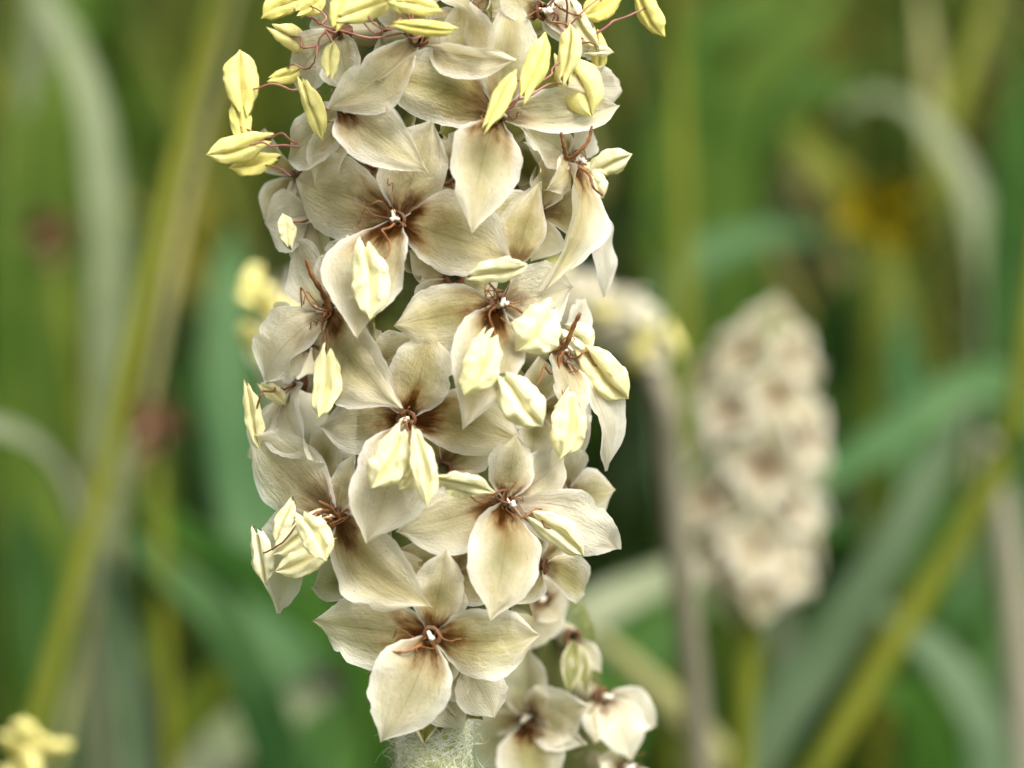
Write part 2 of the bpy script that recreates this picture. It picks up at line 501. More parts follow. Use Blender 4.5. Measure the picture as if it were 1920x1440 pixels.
FRESH = [anther_mesh(s, .05 + .2 * ((s * 37) % 10) / 10, True) for s in range(21, 29)]
ANTHERS = DRY + FRESH

def worm(p0, p1, wob, rnd, n=14, sag=0.0):
    """wobbly path from p0 to p1 in local mm"""
    ph = rnd.uniform(0, 99)
    ln = (p1 - p0).length
    out = []
    for i in range(n + 1):
        s = i / n
        e = math.sin(math.pi * s)
        q = p0.lerp(p1, s)
        q += Vector((noise.noise(Vector((s * 2.6, ph, 0))), noise.noise(Vector((s * 2.6, ph, 5))), noise.noise(Vector((s * 2.6, ph, 9))) + 0.5)) * (wob * ln * e)
        q.y -= sag * e * ln
        out.append(q)
    return out

class Spike:
    """a thing whose parts are given in the local mm frame of the picture plane"""
    def __init__(self, name, base, axis_px, rad, wz):
        self.root = obj(name, None, loc=base)
        self.axis, self.rad, self.wz = axis_px, rad, wz
        self.base = base
        self.k = 0
        self.rnd = random.Random(hash(rad) % 97 + 3)
    def ax(self, py):
        (y0, x0), (y1, x1) = self.axis
        return PL(x0 + (x1 - x0) * (py - y0) / (y1 - y0), py, self.wz).x
    def surf(self, px, py):
        p = PL(px, py, self.wz)
        dx = p.x - self.ax(py)
        return self.wz + math.sqrt(max(0.0, self.rad ** 2 - dx * dx)), dx
    def place(self, name, me, centre, parent=None, mat=None):
        """me has vertices about `centre` (local mm)"""
        loc = LW(centre)
        return obj(name, me, parent or self.root, (loc - parent_world(parent)) if parent else (loc - self.base), mat)

WORLD_LOC = {}
def parent_world(o):
    return WORLD_LOC[o.name]

def flower(sp, cx, cy, petals, dz=0.0, brown=0.9, stigma=True, sepals=3, lowres=False, throat=1.0):
    rnd = sp.rnd
    w, dx = sp.surf(cx, cy)
    w += dz - 0.55
    Cn = PL(cx, cy, w)
    out = Vector((dx, 0, max(0.5, w - sp.wz))).normalized()
    # throat and tube: an uneven funnel going in to the axis
    rings, nv = [(0.30, 0.10), (0.22, 0.16), (0.14, 0.02), (0.26, -0.25), (0.34, -0.7), (0.42, -1.3), (0.25, -2.0)], 10
    e1 = out.cross(Vector((0, 1, 0))).normalized(); e2 = out.cross(e1)
    V = []
    for r, h in rings:
        for j in range(nv):
            q = 2 * math.pi * j / nv
            rr = r * throat * (1 + 0.35 * noise.noise(Vector((math.cos(q) * 1.5, math.sin(q) * 1.5 + h * 3, cx * .1))))
            V.append(L2W @ ((e1 * math.cos(q) + e2 * math.sin(q)) * rr + out * (h + 0.06 * noise.noise(Vector((q, h, cy))))))
    fo = sp.place('flower', mesh('flower', V, grid_faces(len(rings), nv, 0, True)), Cn, mat=M_THROAT)
    fo.data.materials.append(M_SEPAL)
    for k_, pl in enumerate(fo.data.polygons): pl.material_index = int(k_ >= nv * 3)
    WORLD_LOC[fo.name] = LW(Cn)
    for p in petals:
        tx, ty, wid = p[:3]
        kw = dict(p[3]) if len(p) > 3 else {}
        tw, tdx = sp.surf(tx, ty)
        down = (ty - cy) / max(1.0, math.hypot(tx - cx, ty - cy))        # 1 = straight down the picture
        zoff = kw.pop('dz', 0.25 + 0.55 * max(0, down) - 0.55 * max(0, -down))
        T = PL(tx, ty, tw + zoff + dz) - Cn
        B = Vector((0, 0, 0))
        if 'base' in kw:
            bx, by, bz = kw.pop('base')
            B = PL(bx, by, w + bz) - Cn
        else:
            B = T.normalized() * 0.12 + out * 0.02
        nrm = (Vector((tdx, 0, max(1.2, tw - sp.wz))).normalized() * 0.55 + out * 0.35 + Vector((0, 0, 0.45)))
        width = wid / K * (D - tw) * 1.04
        br, gr, wh = kw.pop('col', (brown * rnd.uniform(.85, 1.1), rnd.uniform(.25, .8), rnd.uniform(0, .35)))
        kw.setdefault('curl', rnd.uniform(-.10, .12)); kw.setdefault('bow', rnd.uniform(.05, .13)); kw.setdefault('cup', rnd.uniform(-.10, .30))
        mat_ = kw.pop('mat', M_PETAL)
        me = petal_mesh('petal' if mat_ is M_PETAL else 'sepal', B, T, width, nrm, rnd=rnd, **({'nu': 12, 'nv': 7} if lowres else {}), **kw)
        o = sp.place(me.name.split('.')[0], me, Cn, fo, mat_)
        o.color = (min(1, br), gr, wh, 1)
    for k in range(sepals):
        q = R(-90 + (k - (sepals - 1) / 2) * 75 + rnd.uniform(-15, 15))
        d = e1 * math.cos(q) + Vector((0, 1, 0)) * math.sin(q)
        B = -out * 1.6 + d * 0.1
        T = d * rnd.uniform(1.5, 1.9) - out * rnd.uniform(0.45, 0.75)
        o = sp.place('sepal', petal_mesh('sepal', B, T, rnd.uniform(1.2, 1.6), out, bow=0.1, cup=-0.5, nu=12, nv=7, rnd=rnd), Cn, fo, M_SEPAL)
    if stigma:
        P = []
        for k in range(9):
            s = k / 8
            P.append(out * (0.12 + 0.35 * s) + Vector((noise.noise(Vector((s * 4, cx, 1))), noise.noise(Vector((s * 4, cy, 7))), 0)) * 0.28)
        v, f = tube([L2W @ p for p in P], [0.00004 + 0.00004 * abs(math.sin(k * 1.9 + cx)) for k in range(9)], 6)
        sp.place('stigma', mesh('stigma', v, f), Cn, fo, M_STIGMA)
        # dried filament stubs crumpled round the mouth
        for k in range(rnd.choice((4, 5, 6, 7))):
            q = rnd.uniform(0, 6.28)
            d = (e1 * math.cos(q) + e2 * math.sin(q))
            pts = worm(d * 0.08 + out * 0.05, d * rnd.uniform(.35, 1.15) + out * rnd.uniform(.15, .6), 0.7, rnd, 12)
            v, f = tube([L2W @ p for p in pts], 0.000017, 5)
            sp.place('filament', mesh('filament', v, f), Cn, fo, M_FIL_BROWN)
    return fo, Cn, out

def anther(sp, fl, px, py, w, length, width, ang, yellow=0.0, roll=0.0, tip=0.0, var=None, fil=None, thick=0.5):
    """length/width in photo px; ang = picture direction of the pointed tip, degrees; fil = (px,py,w) start of the filament"""
    fo = fl[0] if fl else None
    Cn = PL(px, py, w)
    s = (D - w) / K
    ya = Vector((math.cos(R(ang)), math.sin(R(ang)), tip)).normalized()
    za = Vector((0, 0, 1)) - ya * ya.z
    za.normalize()
    za = Matrix.Rotation(R(roll), 3, ya) @ za
    xa = ya.cross(za)
    m3 = Matrix((L2W @ (xa * width * s * 0.95), L2W @ (ya * length * s * 0.92), L2W @ (za * width * s * thick))).transposed()
    kind = FRESH if yellow > 0.5 else DRY
    me = kind[(sp.k * 5 + (var or 0)) % len(kind)]
    sp.k += 1
    o = obj('anther', me, fo or sp.root)
    pw = WORLD_LOC[fo.name] if fo else sp.base
    o.matrix_local = Matrix.Translation(LW(Cn) - pw) @ m3.to_4x4()
    o.color = (min(1, yellow * 1.2), 0, 0, 1)
    if fil:
        p0 = PL(*fil[:3])
        end = Cn - ya * (length * s * 0.15) - za * (width * s * 0.10)
        wob = fil[3] if len(fil) > 3 else 0.25
        pts = worm(p0, end, wob, sp.rnd, 16)
        v, f = tube([L2W @ (p - p0) for p in pts], [0.000042 - 0.00002 * i / 16 for i in range(17)], 6)
        c0 = PL(*fil[:3])
        sp.place('filament', mesh('filament', v, f), c0, fo, M_FIL_PURPLE if yellow > 0.5 else M_FIL_BROWN)
    return o

def style(sp, fl, pts, r=0.07, mat=None):
    P = catmull([PL(*p) for p in pts], 18)
    c0 = P[0]
    v, f = tube([L2W @ (p - c0) for p in P], [(r * (1 - 0.35 * i / 18) * (1 + .2 * math.sin(i * 1.7))) * 0.001 for i in range(19)], 7)
    return sp.place('style', mesh('style', v, f), c0, fl[0], mat or M_FIL_BROWN)

def wool(sp, parent, path, rad, count, lmin, lmax, seed, name='wool', thin=0.000016):
    """loose hairs round a stem path (local mm)"""
    rnd = random.Random(seed)
    c0 = path[0]
    V, F = [], []
    for _ in range(count):
        t = rnd.uniform(0, len(path) - 1.001)
        k = int(t)
        p = path[k].lerp(path[k + 1], t - k)
        q = rnd.uniform(0, 6.283)
        if noise.noise(Vector((math.cos(q) * 1.4, p.y * 0.9, math.sin(q) * 1.4 + seed))) < rnd.uniform(-.15, .35): continue
        if rnd.random() < 0.5: q = rnd.gauss(rnd.choice((0.85, 2.45)), 0.38)      # felted in two ridges
        ln = rnd.uniform(lmin, lmax)
        stray = rnd.random() < 0.12                        # most hairs lie matted on the stem, a few stand off
        dq = rnd.uniform(-1, 1) * ln / rad * 0.75
        dy = rnd.uniform(-1, 1) * ln
        lift = rnd.uniform(0.25, 0.6) * ln if stray else rnd.uniform(0.02, 0.13)
        w0 = rnd.uniform(0, 6.28)
        b = len(V)
        for i in range(8):
            s = i / 7
            a = q + dq * s + 0.16 * math.sin(w0 + s * 6)
            rr = rad * 0.99 + lift * (s if stray else math.sin(math.pi * s)) + 0.02 * math.sin(w0 + s * 9)
            c = Vector((p.x + math.cos(a) * rr, p.y + dy * s + 0.10 * ln * math.sin(w0 * 2 + s * 5), p.z + math.sin(a) * rr))
            up_ = Vector((0, 1, 0)) * math.cos(w0) + Vector((-math.sin(a), 0, math.cos(a))) * math.sin(w0)
            wd = up_ * (thin * 1000 * (1 - 0.6 * s))
            V.append(L2W @ (c - c0 - wd)); V.append(L2W @ (c - c0 + wd))
        for i in range(7):
            F.append((b + 2 * i, b + 2 * i + 1, b + 2 * i + 3, b + 2 * i + 2))
    o = sp.place(name, mesh(name, V, F), c0, parent, M_WOOL)
    o['kind'] = 'stuff'
    return o

# ------------------------------------------------------------------ the main flower spike
stem_foot = Vector((LW(PL(820, 1440, 0)).x + 0.004, LW(PL(820, 1440, 0)).y - 0.012, -0.012))
MAIN = Spike('plantain_spike', stem_foot, ((0, 832), (1440, 812)), 3.9, 0.0)
tag(MAIN.root, 'tall sharp plantain spike of papery cream petals with brown centres and loose yellow anthers', 'flower')
# axis and stem
axis_pts = [PL(832, -260, -0.2), PL(830, 0, 0), PL(825, 400, 0), PL(818, 800, 0), PL(810, 1150, 0), PL(812, 1300, 0)]
ap = catmull(axis_pts, 30)
v, f = tube([L2W @ (p - ap[0]) for p in ap], [(2.35 * min(1.0, 0.45 + i / 10) if i < 25 else 2.35 - (i - 25) * 0.25) * 0.001 for i in range(31)], 18)
v = [p + p.normalized() * 0.00012 * noise.noise(p * 1800) for p in v]
core = MAIN.place('spike_axis', mesh('spike_axis', v, f), ap[0], mat=M_AXIS)
stem_w = [LW(PL(812, 1250, 0)), LW(PL(814, 1330, 0)), LW(PL(816, 1460, 0)), LW(PL(822, 1800, -0.5))]
stem_w += [stem_w[-1].lerp(stem_foot, .5) + Vector((0.002, 0.0, 0)), stem_foot]
sw = catmull(stem_w, 40)
v, f = tube([p - stem_foot for p in sw], 0.00105, 14)
obj('stem', mesh('stem', v, f), MAIN.root, (0, 0, 0), M_STEM)
stem_l = catmull([PL(812, 1215, 0), PL(812, 1300, 0), PL(814, 1380, 0), PL(816, 1480, 0), PL(820, 1600, 0)], 20)
wool(MAIN, None, stem_l, 1.05, 5200, 0.4, 1.8, 3, thin=0.000010)

F = {}
# each petal: (tip x, tip y, apparent width) in photo pixels, then options
F[14] = flower(MAIN, 808, 1192, [
    (583, 1165, 140, dict(bow=.05, cup=-.05, dz=.5, prof=PROFILE)),
    (1010, 1188, 128, dict(bow=.06, cup=.0, dz=.45, prof=ROUND, bend=-.06)),
    (712, 1389, 148, dict(bow=.14, cup=.35, dz=.75, prof=ROUND, bend=.08)),
    (838, 1028, 92, dict(bow=.02, cup=-.2, dz=-.25, prof=ROUND))], dz=0.45)
F[15] = flower(MAIN, 872, 1240, [(925, 1345, 100, dict(dz=-.35, col=(.1, .15, .6), prof=ROUND)),
    (815, 1310, 75, dict(dz=-.6, col=(.1, .3, .3)))], dz=-0.9, stigma=False, throat=.6)
F[19] = flower(MAIN, 806, 1268, [(742, 1352, 70, dict(dz=-.9, mat=M_SEPAL, prof=PROFILE)), (795, 1392, 66, dict(dz=-1.0, mat=M_SEPAL, prof=PROFILE)),
    (868, 1372, 84, dict(dz=-.8, col=(.1, .2, .7), prof=PROFILE)), (905, 1350, 60, dict(dz=-1.2, mat=M_SEPAL, prof=PROFILE))], dz=-1.2, stigma=False, throat=.6)
F[11] = flower(MAIN, 634, 968, [
    (492, 812, 150, dict(bow=.10, cup=.1, dz=.3, prof=ROUND, col=(.55, .15, .25))),
    (803, 1136, 140, dict(bow=.10, cup=.1, dz=.55, prof=ROUND, bend=-.07)),
    (516, 1150, 146, dict(bow=.12, cup=.2, dz=.9, prof=ROUND, bend=-.10, col=(.5, .1, .45))),
    (662, 850, 62, dict(bow=.03, dz=-.3, col=(.5, .3, .2)))])
F[12] = flower(MAIN, 948, 943, [
    (742, 998, 122, dict(bow=.06, cup=.05, dz=-.05, prof=ROUND)),
    (912, 1170, 140, dict(bow=.16, cup=.30, dz=.75, prof=ROUND, col=(1, .75, .25))),
    (968, 812, 92, dict(bow=.02, cup=-.1, dz=-.2, prof=ROUND)),
    (1068, 842, 98, dict(bow=.10, cup=.2, dz=.1, prof=ROUND, col=(.35, .05, .55))),
    (1152, 1030, 108, dict(bow=.18, cup=.2, dz=.9, prof=PROFILE, col=(.25, 0, .9)))], dz=.15)
F[10] = flower(MAIN, 764, 786, [
    (600, 800, 100, dict(bow=.05, cup=-.1, dz=.15, prof=ROUND)),
    (988, 832, 118, dict(bow=.05, cup=-.05, dz=.1, prof=ROUND, bend=.06)),
    (688, 1020, 150, dict(bow=.15, cup=.2, dz=.7, prof=ROUND, bend=.06, col=(.8, .25, .35))),
    (812, 622, 118, dict(bow=.02, cup=-.2, dz=-.25, prof=ROUND))], dz=.1, brown=1.0)
F[13] = flower(MAIN, 560, 720, [
    (606, 868, 105, dict(bow=.18, cup=.2, dz=.6, prof=ROUND, col=(.5, .1, .5))),
    (505, 850, 62, dict(bow=.12, dz=.3, col=(.5, .1, .4))),
    (462, 856, 55, dict(bow=.10, dz=-.9, col=(.2, 0, .8)))], dz=-.35)
F[7] = flower(MAIN, 618, 582, [
    (498, 720, 112, dict(bow=.18, cup=.25, dz=.5, prof=ROUND, col=(.5, .1, .55))),
    (744, 762, 152, dict(bow=.14, cup=.05, dz=.5, prof=ROUND, bend=-.05, col=(1, .9, .2))),
    (552, 452, 105, dict(bow=.06, cup=.1, dz=-.3, prof=ROUND, col=(.4, .1, .6))),
    (655, 440, 100, dict(bow=.02, dz=-.4, prof=ROUND, col=(.5, .3, .2)))])
F[8] = flower(MAIN, 932, 572, [
    (736, 612, 128, dict(bow=.05, cup=-.05, dz=-.1, prof=ROUND)),
    (868, 806, 136, dict(bow=.16, cup=.25, dz=.75, prof=PROFILE, col=(1, .3, .2))),
    (1004, 342, 100, dict(bow=.02, cup=-.1, dz=-.35, prof=PROFILE, col=(.5, .6, 0), base=(965, 500, -.2))),
    (1062, 540, 120, dict(bow=.12, cup=.2, dz=.2, prof=ROUND, col=(.5, .1, .5)))])
F[9] = flower(MAIN, 1048, 656, [
    (1040, 800, 112, dict(bow=.16, cup=.2, dz=.65, prof=ROUND, col=(.9, 0, .3))),
    (1133, 884, 78, dict(bow=.20, cup=.2, dz=.6, prof=PROFILE, col=(.3, 0, .85))),
    (1098, 560, 70, dict(bow=.08, dz=.0, col=(.2, 0, .95), prof=ROUND)),
    (1085, 870, 70, dict(bow=.1, dz=-.3, col=(.2, 0, .9), prof=ROUND))], dz=-.1)
F[1] = flower(MAIN, 747, 410, [
    (542, 335, 150, dict(bow=.10, cup=-.05, dz=.55, prof=ROUND, col=(.85, .3, .15), bend=-.03)),
    (960, 486, 150, dict(bow=.06, cup=-.05, dz=.1, prof=ROUND, col=(1, .5, .1))),
    (678, 641, 158, dict(bow=.15, cup=.15, dz=.75, prof=PROFILE, bend=-.03, col=(1, .15, .2))),
    (812, 222, 125, dict(bow=.02, cup=-.1, dz=-.35, prof=ROUND, col=(.8, .4, .25)))], dz=.1, brown=1.0)
F[16] = flower(MAIN, 590, 400, [
    (498, 420, 118, dict(bow=.10, cup=.2, dz=.0, prof=ROUND, col=(.15, 0, .75))),
    (570, 520, 95, dict(bow=.12, dz=.1, col=(.2, .1, .6), prof=ROUND)),
    (622, 520, 95, dict(bow=.06, dz=-.2, col=(.2, .3, .3), prof=ROUND))], dz=-.6, stigma=False)
F[6] = flower(MAIN, 1068, 300, [
    (1038, 538, 116, dict(bow=.17, cup=.35, dz=.8, prof=PROFILE, col=(.8, .15, .12))),
    (990, 238, 78, dict(bow=.05, cup=.1, dz=.1, col=(.6, .1, .4), prof=ROUND)),
    (1036, 352, 66, dict(bow=.08, dz=.25, col=(1, 0, .2))),
    (1108, 222, 82, dict(bow=.08, dz=.0, col=(.3, 0, .8), prof=ROUND)),
    (1141, 554, 76, dict(bow=.14, cup=.1, dz=-.5, col=(.1, 0, .9), base=(1080, 370, -.8)))])
F[2] = flower(MAIN, 930, 215, [
    (706, 150, 134, dict(bow=.06, cup=-.1, dz=.25, prof=ROUND, col=(.6, .9, .0), bend=-.08)),
    (880, 446, 140, dict(bow=.16, cup=.25, dz=.85, prof=PROFILE, bend=-.06, col=(.9, .7, .25))),
    (1135, 200, 82, dict(bow=.08, cup=.2, dz=.4, prof=ROUND, col=(.4, .1, .4))),
    (968, -20, 108, dict(bow=.02, cup=-.1, dz=-.3, prof=PROFILE, col=(.4, .6, .15))),
    (1176, 166, 80, dict(bow=.10, dz=-.8, col=(.1, 0, .8), base=(1060, 160, -.6)))], brown=.7)
F[3] = flower(MAIN, 668, 212, [
    (795, 319, 118, dict(bow=.10, cup=.2, dz=.6, prof=PROFILE, col=(1, .3, .3), base=(640, 198, .1))),
    (545, 300, 110, dict(bow=.12, cup=.1, dz=.3, prof=ROUND, col=(.3, .1, .25))),
    (600, 350, 100, dict(bow=.10, dz=-.3, col=(.3, .1, .2), prof=ROUND))], dz=.0)
F[4] = flower(MAIN, 785, 70, [
    (618, 206, 112, dict(bow=.12, cup=.15, dz=.75, prof=PROFILE, col=(.35, .15, .25), bend=.12)),
    (964, 118, 66, dict(bow=.06, fold=.5, dz=.5, col=(.3, .1, .35), base=(800, 88, .1), roll=35)),
    (866, -10, 100, dict(bow=.03, dz=.0, col=(.3, .6, .1), prof=PROFILE, base=(880, 120, -.3))),
    (740, -60, 110, dict(bow=.04, dz=-.1, prof=ROUND, col=(.4, .3, .2)))], brown=.6, dz=.25)
F[5] = flower(MAIN, 640, 60, [
    (552, 165, 110, dict(bow=.14, cup=.1, dz=.2, prof=ROUND, col=(.2, .05, .45))),
    (660, 170, 90, dict(bow=.10, dz=-.2, prof=ROUND, col=(.2, .1, .3))),
    (590, -30, 100, dict(bow=.05, dz=.0, prof=ROUND, col=(.3, .1, .3)))], dz=-.2, stigma=False)
F[17] = flower(MAIN, 1010, 20, [
    (1105, 70, 85, dict(bow=.10, dz=.2, prof=ROUND, col=(.4, .1, .6))),
    (1120, 110, 70, dict(bow=.1, dz=-.3, prof=ROUND, col=(.2, 0, .8))),
    (930, -40, 90, dict(bow=.04, dz=.0, prof=ROUND, col=(.4, .4, .1)))], dz=-.1, brown=.8)
F[18] = flower(MAIN, 800, -110, [(700, 0, 110, dict(dz=.5)), (880, 20, 110, dict(dz=.5)), (800, 30, 100, dict(dz=.6))], stigma=False)

for n_, (fx, fy) in enumerate(((835, 330), (850, 520), (706, 690), (1000, 770), (585, 640), (848, 1075), (700, 1085), (1015, 1060), (560, 330), (1010, 400), (830, 880), (600, 900), (700, 300), (880, 20), (1060, 930))):
    rr_ = random.Random(n_ + 40)
    a0 = rr_.uniform(0, 90)
    flower(MAIN, fx, fy, [(fx + math.cos(R(a0 + 90 * k)) * rr_.uniform(85, 120), fy + math.sin(R(a0 + 90 * k)) * rr_.uniform(85, 120), rr_.uniform(75, 105),
           dict(dz=-.35, col=(rr_.uniform(.3, .7), rr_.uniform(.3, .9), rr_.uniform(0, .3)))) for k in range(4)], dz=-.85, stigma=False, lowres=True, sepals=2)

def A(fk, px, py, dw, length, width, ang, yellow=0.0, roll=0.0, tip=0.0, var=None, fil=None, base=None):
    w, dx = MAIN.surf(px, py)
    if base is not None: w = base
    fl = F[fk]
    start = None
    if fil is None: fil = .3
    if fil is not None:
        c = fl[1] + fl[2] * 0.15
        start = fil if isinstance(fil, tuple) else None
        if start is None:
            t = D - c.z
            start = (c.x / t * K + 960, 720 - c.y / t * K, c.z, fil)
    return anther(MAIN, fl, px, py, w + dw, length, width, ang, yellow, roll, tip, var, start)

# pale dry anthers lower down
A(1, 691, 535, 1.45, 138, 80, -84, .10, 0, var=5)
A(8, 940, 507, 1.3, 106, 58, 12, .10, 25, var=2, fil=.35)
A(8, 894, 690, 1.55, 122, 78, -112, .18, 0, var=1, fil=.3)
A(8, 998, 620, 1.55, 104, 98, -128, .0, 0, var=4, fil=.4)
A(9, 983, 758, 1.75, 116, 86, -52, .05, 0, var=2, fil=.3)
A(9, 1058, 806, 1.7, 122, 80, -100, .22, -15, var=1, fil=.25)
A(9, 1138, 706, 1.1, 124, 88, -48, .25, 20, var=2, fil=.5)
A(9, 1085, 640, 1.0, 70, 66, -40, .0, 0, var=4)
A(7, 604, 726, 1.6, 126, 66, -97, .22, 0, var=3, fil=.15)
A(10, 724, 866, 1.65, 120, 76, -118, .10, 0, var=5, fil=.25)
A(10, 792, 888, 1.75, 140, 54, -82, .12, 0, var=6, fil=.25)
A(10, 762, 898, 1.2, 52, 44, -120, .18, 0, var=0)
A(12, 878, 911, 1.35, 112, 50, -14, .10, 35, var=6, fil=.3)
A(12, 866, 921, 1.2, 48, 36, -10, .25, 0, var=0)
A(12, 1050, 1008, 1.6, 122, 66, -38, .10, 10, var=3, fil=.4)
A(11, 566, 1050, 2.4, 116, 58, 205, .16, 10, var=5, fil=.4)
A(11, 550, 1005, 2.5, 112, 56, 222, .05, -20, var=3, fil=.4)
A(11, 492, 1050, 1.9, 100, 56, -80, .0, 30, var=4, fil=.5)
A(11, 532, 985, 1.9, 84, 44, -110, .05, 30, var=2, fil=.4)
A(11, 592, 1012, 2.3, 96, 66, -60, .15, 0, var=0)
A(13, 476, 788, .8, 118, 44, -78, .30, 20, var=7, fil=(515, 728, .6, .5))
A(13, 515, 742, .3, 60, 34, -40, .25, 0, var=1)
A(16, 536, 428, 1.3, 62, 40, 100, .10, 30, var=2)
A(6, 1146, 306, .5, 92, 58, 25, .12, 30, var=4, fil=.4)
A(6, 1116, 346, .6, 64, 52, -60, .12, 0, var=2, fil=.4)
A(6, 1106, 322, .6, 50, 40, 160, .05, 0, var=5)
# yellow fresh anthers at the top
A(2, 1004, 116, 1.75, 126, 56, 72, .75, 25, var=7, fil=.3)
A(2, 942, 180, 1.75, 120, 46, 62, .70, -30, var=7, fil=.3)
A(2, 1086, 168, 1.9, 122, 88, -62, .62, 10, var=3, fil=.25)
A(2, 1064, 92, 1.7, 104, 54, 84, .55, -20, var=0)
A(17, 1122, 100, .7, 76, 40, -88, .80, 20, var=0)
A(17, 1124, 12, .8, 86, 60, -150, .85, 0, var=3, fil=.4)
A(17, 1222, 26, .3, 104, 56, -60, .80, 35, var=1, fil=(1112, 64, .8, .15))
A(17, 1128, 98, 1.0, 50, 24, 0, .10, 0, var=4)
A(17, 1100, 50, 1.1, 110, 50, -60, .15, 20, var=4)
A(5, 452, 146, .3, 112, 74, 95, .72, 0, var=1, fil=(600, 172, 1.4, .15))
A(5, 444, 226, .2, 74, 50, 105, .80, 0, var=7, fil=(560, 268, 1.0, .2))
A(3, 440, 277, .7, 118, 58, 196, .70, -15, var=6, fil=(560, 275, 1.1, .15))
A(3, 470, 308, .2, 88, 52, 190, .95, 20, var=0, fil=(545, 330, .8, .2))
A(3, 588, 212, 1.4, 112, 48, -72, .70, 25, var=7, fil=(630, 200, 1.8, .3))
A(5, 528, 16, .5, 92, 56, 205, .80, 0, var=3, fil=(610, 50, 1.2, .2))
A(5, 550, 76, .9, 84, 48, -32, .62, 15, var=2, fil=(610, 110, 1.2, .6))
A(5, 540, 136, .5, 64, 38, 20, .80, 0, var=1)
A(5, 622, 108, 1.5, 66, 36, 85, .55, 0, var=0)
A(4, 806, 49, 1.9, 118, 38, -4, .90, 25, var=7, fil=.3)
A(4, 788, 12, 1.8, 92, 46, -12, .70, 0, var=3, fil=.3)
A(4, 690, 14, 1.7, 100, 56, 20, .62, 0, var=2, fil=.4)
A(4, 640, 12, 1.7, 74, 48, 75, .75, 0, var=5, fil=.3)
A(4, 586, 4, 1.0, 60, 46, 40, .80, 0, var=1)
A(4, 740, -14, 2.0, 90, 50, -70, .70, 0, var=3)

# dark styles standing out of the open mouths
style(MAIN, F[7], [(617, 580, 3.2), (604, 548, 3.7), (584, 515, 4.1), (574, 486, 4.3)], .085)
style(MAIN, F[9], [(1040, 662, 2.6), (1062, 645, 3.3), (1076, 610, 3.6), (1088, 587, 3.7)], .085)
style(MAIN, F[6], [(1066, 300, 2.8), (1085, 285, 3.3), (1104, 262, 3.4), (1110, 236, 3.4)], .065)
style(MAIN, F[6], [(1062, 298, 2.8), (1057, 272, 3.4), (1052, 248, 3.5)], .07)
style(MAIN, F[11], [(632, 966, 3.2), (602, 958, 3.8), (580, 968, 3.9), (555, 978, 3.6)], .05)
style(MAIN, F[11], [(632, 966, 3.2), (608, 945, 4.0), (598, 940, 4.1)], .05)
style(MAIN, F[7], [(615, 584, 3.2), (585, 572, 4.0), (565, 540, 3.9), (566, 575, 3.8)], .04)
style(MAIN, F[14], [(790, 1208, 4.2), (760, 1222, 4.6), (735, 1222, 4.6), (720, 1217, 4.6)], .045)
style(MAIN, F[6], [(1085, 312, 3.0), (1106, 330, 3.5), (1112, 350, 3.6), (1130, 366, 3.2)], .05)

# ------------------------------------------------------------------ the spike close behind, lower right
foot2 = Vector((LW(PL(1100, 1440, -9)).x + 0.006, LW(PL(1100, 1440, -9)).y + 0.004, -0.012))
SEC = Spike('plantain_spike', foot2, ((1080, 1035), (1440, 1075)), 2.9, -9.5)
tag(SEC.root, 'shorter plantain spike tucked behind the tall sharp spike, slightly soft, with spread cream petals', 'flower')
SEC_SEPALS = 0
ap = catmull([PL(1020, 1040, -9.5), PL(1035, 1120, -9.5), PL(1055, 1250, -9.5), PL(1075, 1440, -9.5), PL(1095, 1640, -9.5)], 24)
v, f = tube([L2W @ (p - ap[0]) for p in ap], [(0.3 + 0.9 * min(1, i / 9)) * 0.001 for i in range(25)], 16)
SEC.place('spike_axis', mesh('spike_axis', v, f), ap[0], mat=M_AXIS)
sw = catmull([LW(PL(1095, 1640, -9.5)), LW(PL(1115, 1900, -9.5)), foot2.lerp(LW(PL(1115, 1900, -9.5)), .4), foot2], 20)
v, f = tube([p - foot2 for p in sw], 0.0010, 12)
obj('stem', mesh('stem', v, f), SEC.root, (0, 0, 0), M_STEM)
G = {}
G[1] = flower(SEC, 992, 1346, [
    (992, 1208, 98, dict(bow=.06, cup=.35, dz=.5, prof=ROUND, col=(.4, .35, .2))),
    (1108, 1322, 112, dict(bow=.10, cup=.3, dz=1.1, prof=ROUND, col=(.6, .5, .2))),
    (1092, 1394, 70, dict(bow=.06, cup=.2, dz=1.0, prof=ROUND, col=(.5, .1, .7))),
    (885, 1420, 104, dict(bow=.08, cup=.2, dz=.3, prof=ROUND, col=(.5, .6, .1))),
    (898, 1310, 80, dict(bow=.06, dz=-.1, prof=ROUND, col=(.6, .6, 0))),
    (1022, 1500, 130, dict(bow=.12, cup=.2, dz=.6, prof=ROUND, col=(1, .3, 0)))], brown=1.0, dz=.7, sepals=SEC_SEPALS)
G[2] = flower(SEC, 1126, 1306, [
    (1228, 1362, 84, dict(bow=.14, cup=.1, dz=.7, prof=PROFILE, col=(.5, .0, .8))),
    (1188, 1425, 92, dict(bow=.16, cup=.1, dz=.8, prof=ROUND, col=(.5, .0, .8))),
    (1118, 1392, 70, dict(bow=.1, dz=.5, prof=ROUND, col=(.7, .1, .4)))], brown=1.0, sepals=SEC_SEPALS)
G[3] = flower(SEC, 1020, 1122, [
    (985, 1222, 100, dict(bow=.14, cup=.3, dz=.5, prof=ROUND, col=(.4, .5, .4))),
    (1055, 1165, 70, dict(bow=.14, dz=.4, prof=ROUND, col=(.8, .1, .5))),
    (1050, 1082, 52, dict(bow=.1, dz=.0, prof=ROUND, col=(.3, .0, .7))),
    (1012, 1060, 60, dict(bow=.06, dz=-.2, prof=PROFILE, col=(.6, .1, .2)))], brown=1.0, dz=.3, sepals=SEC_SEPALS)
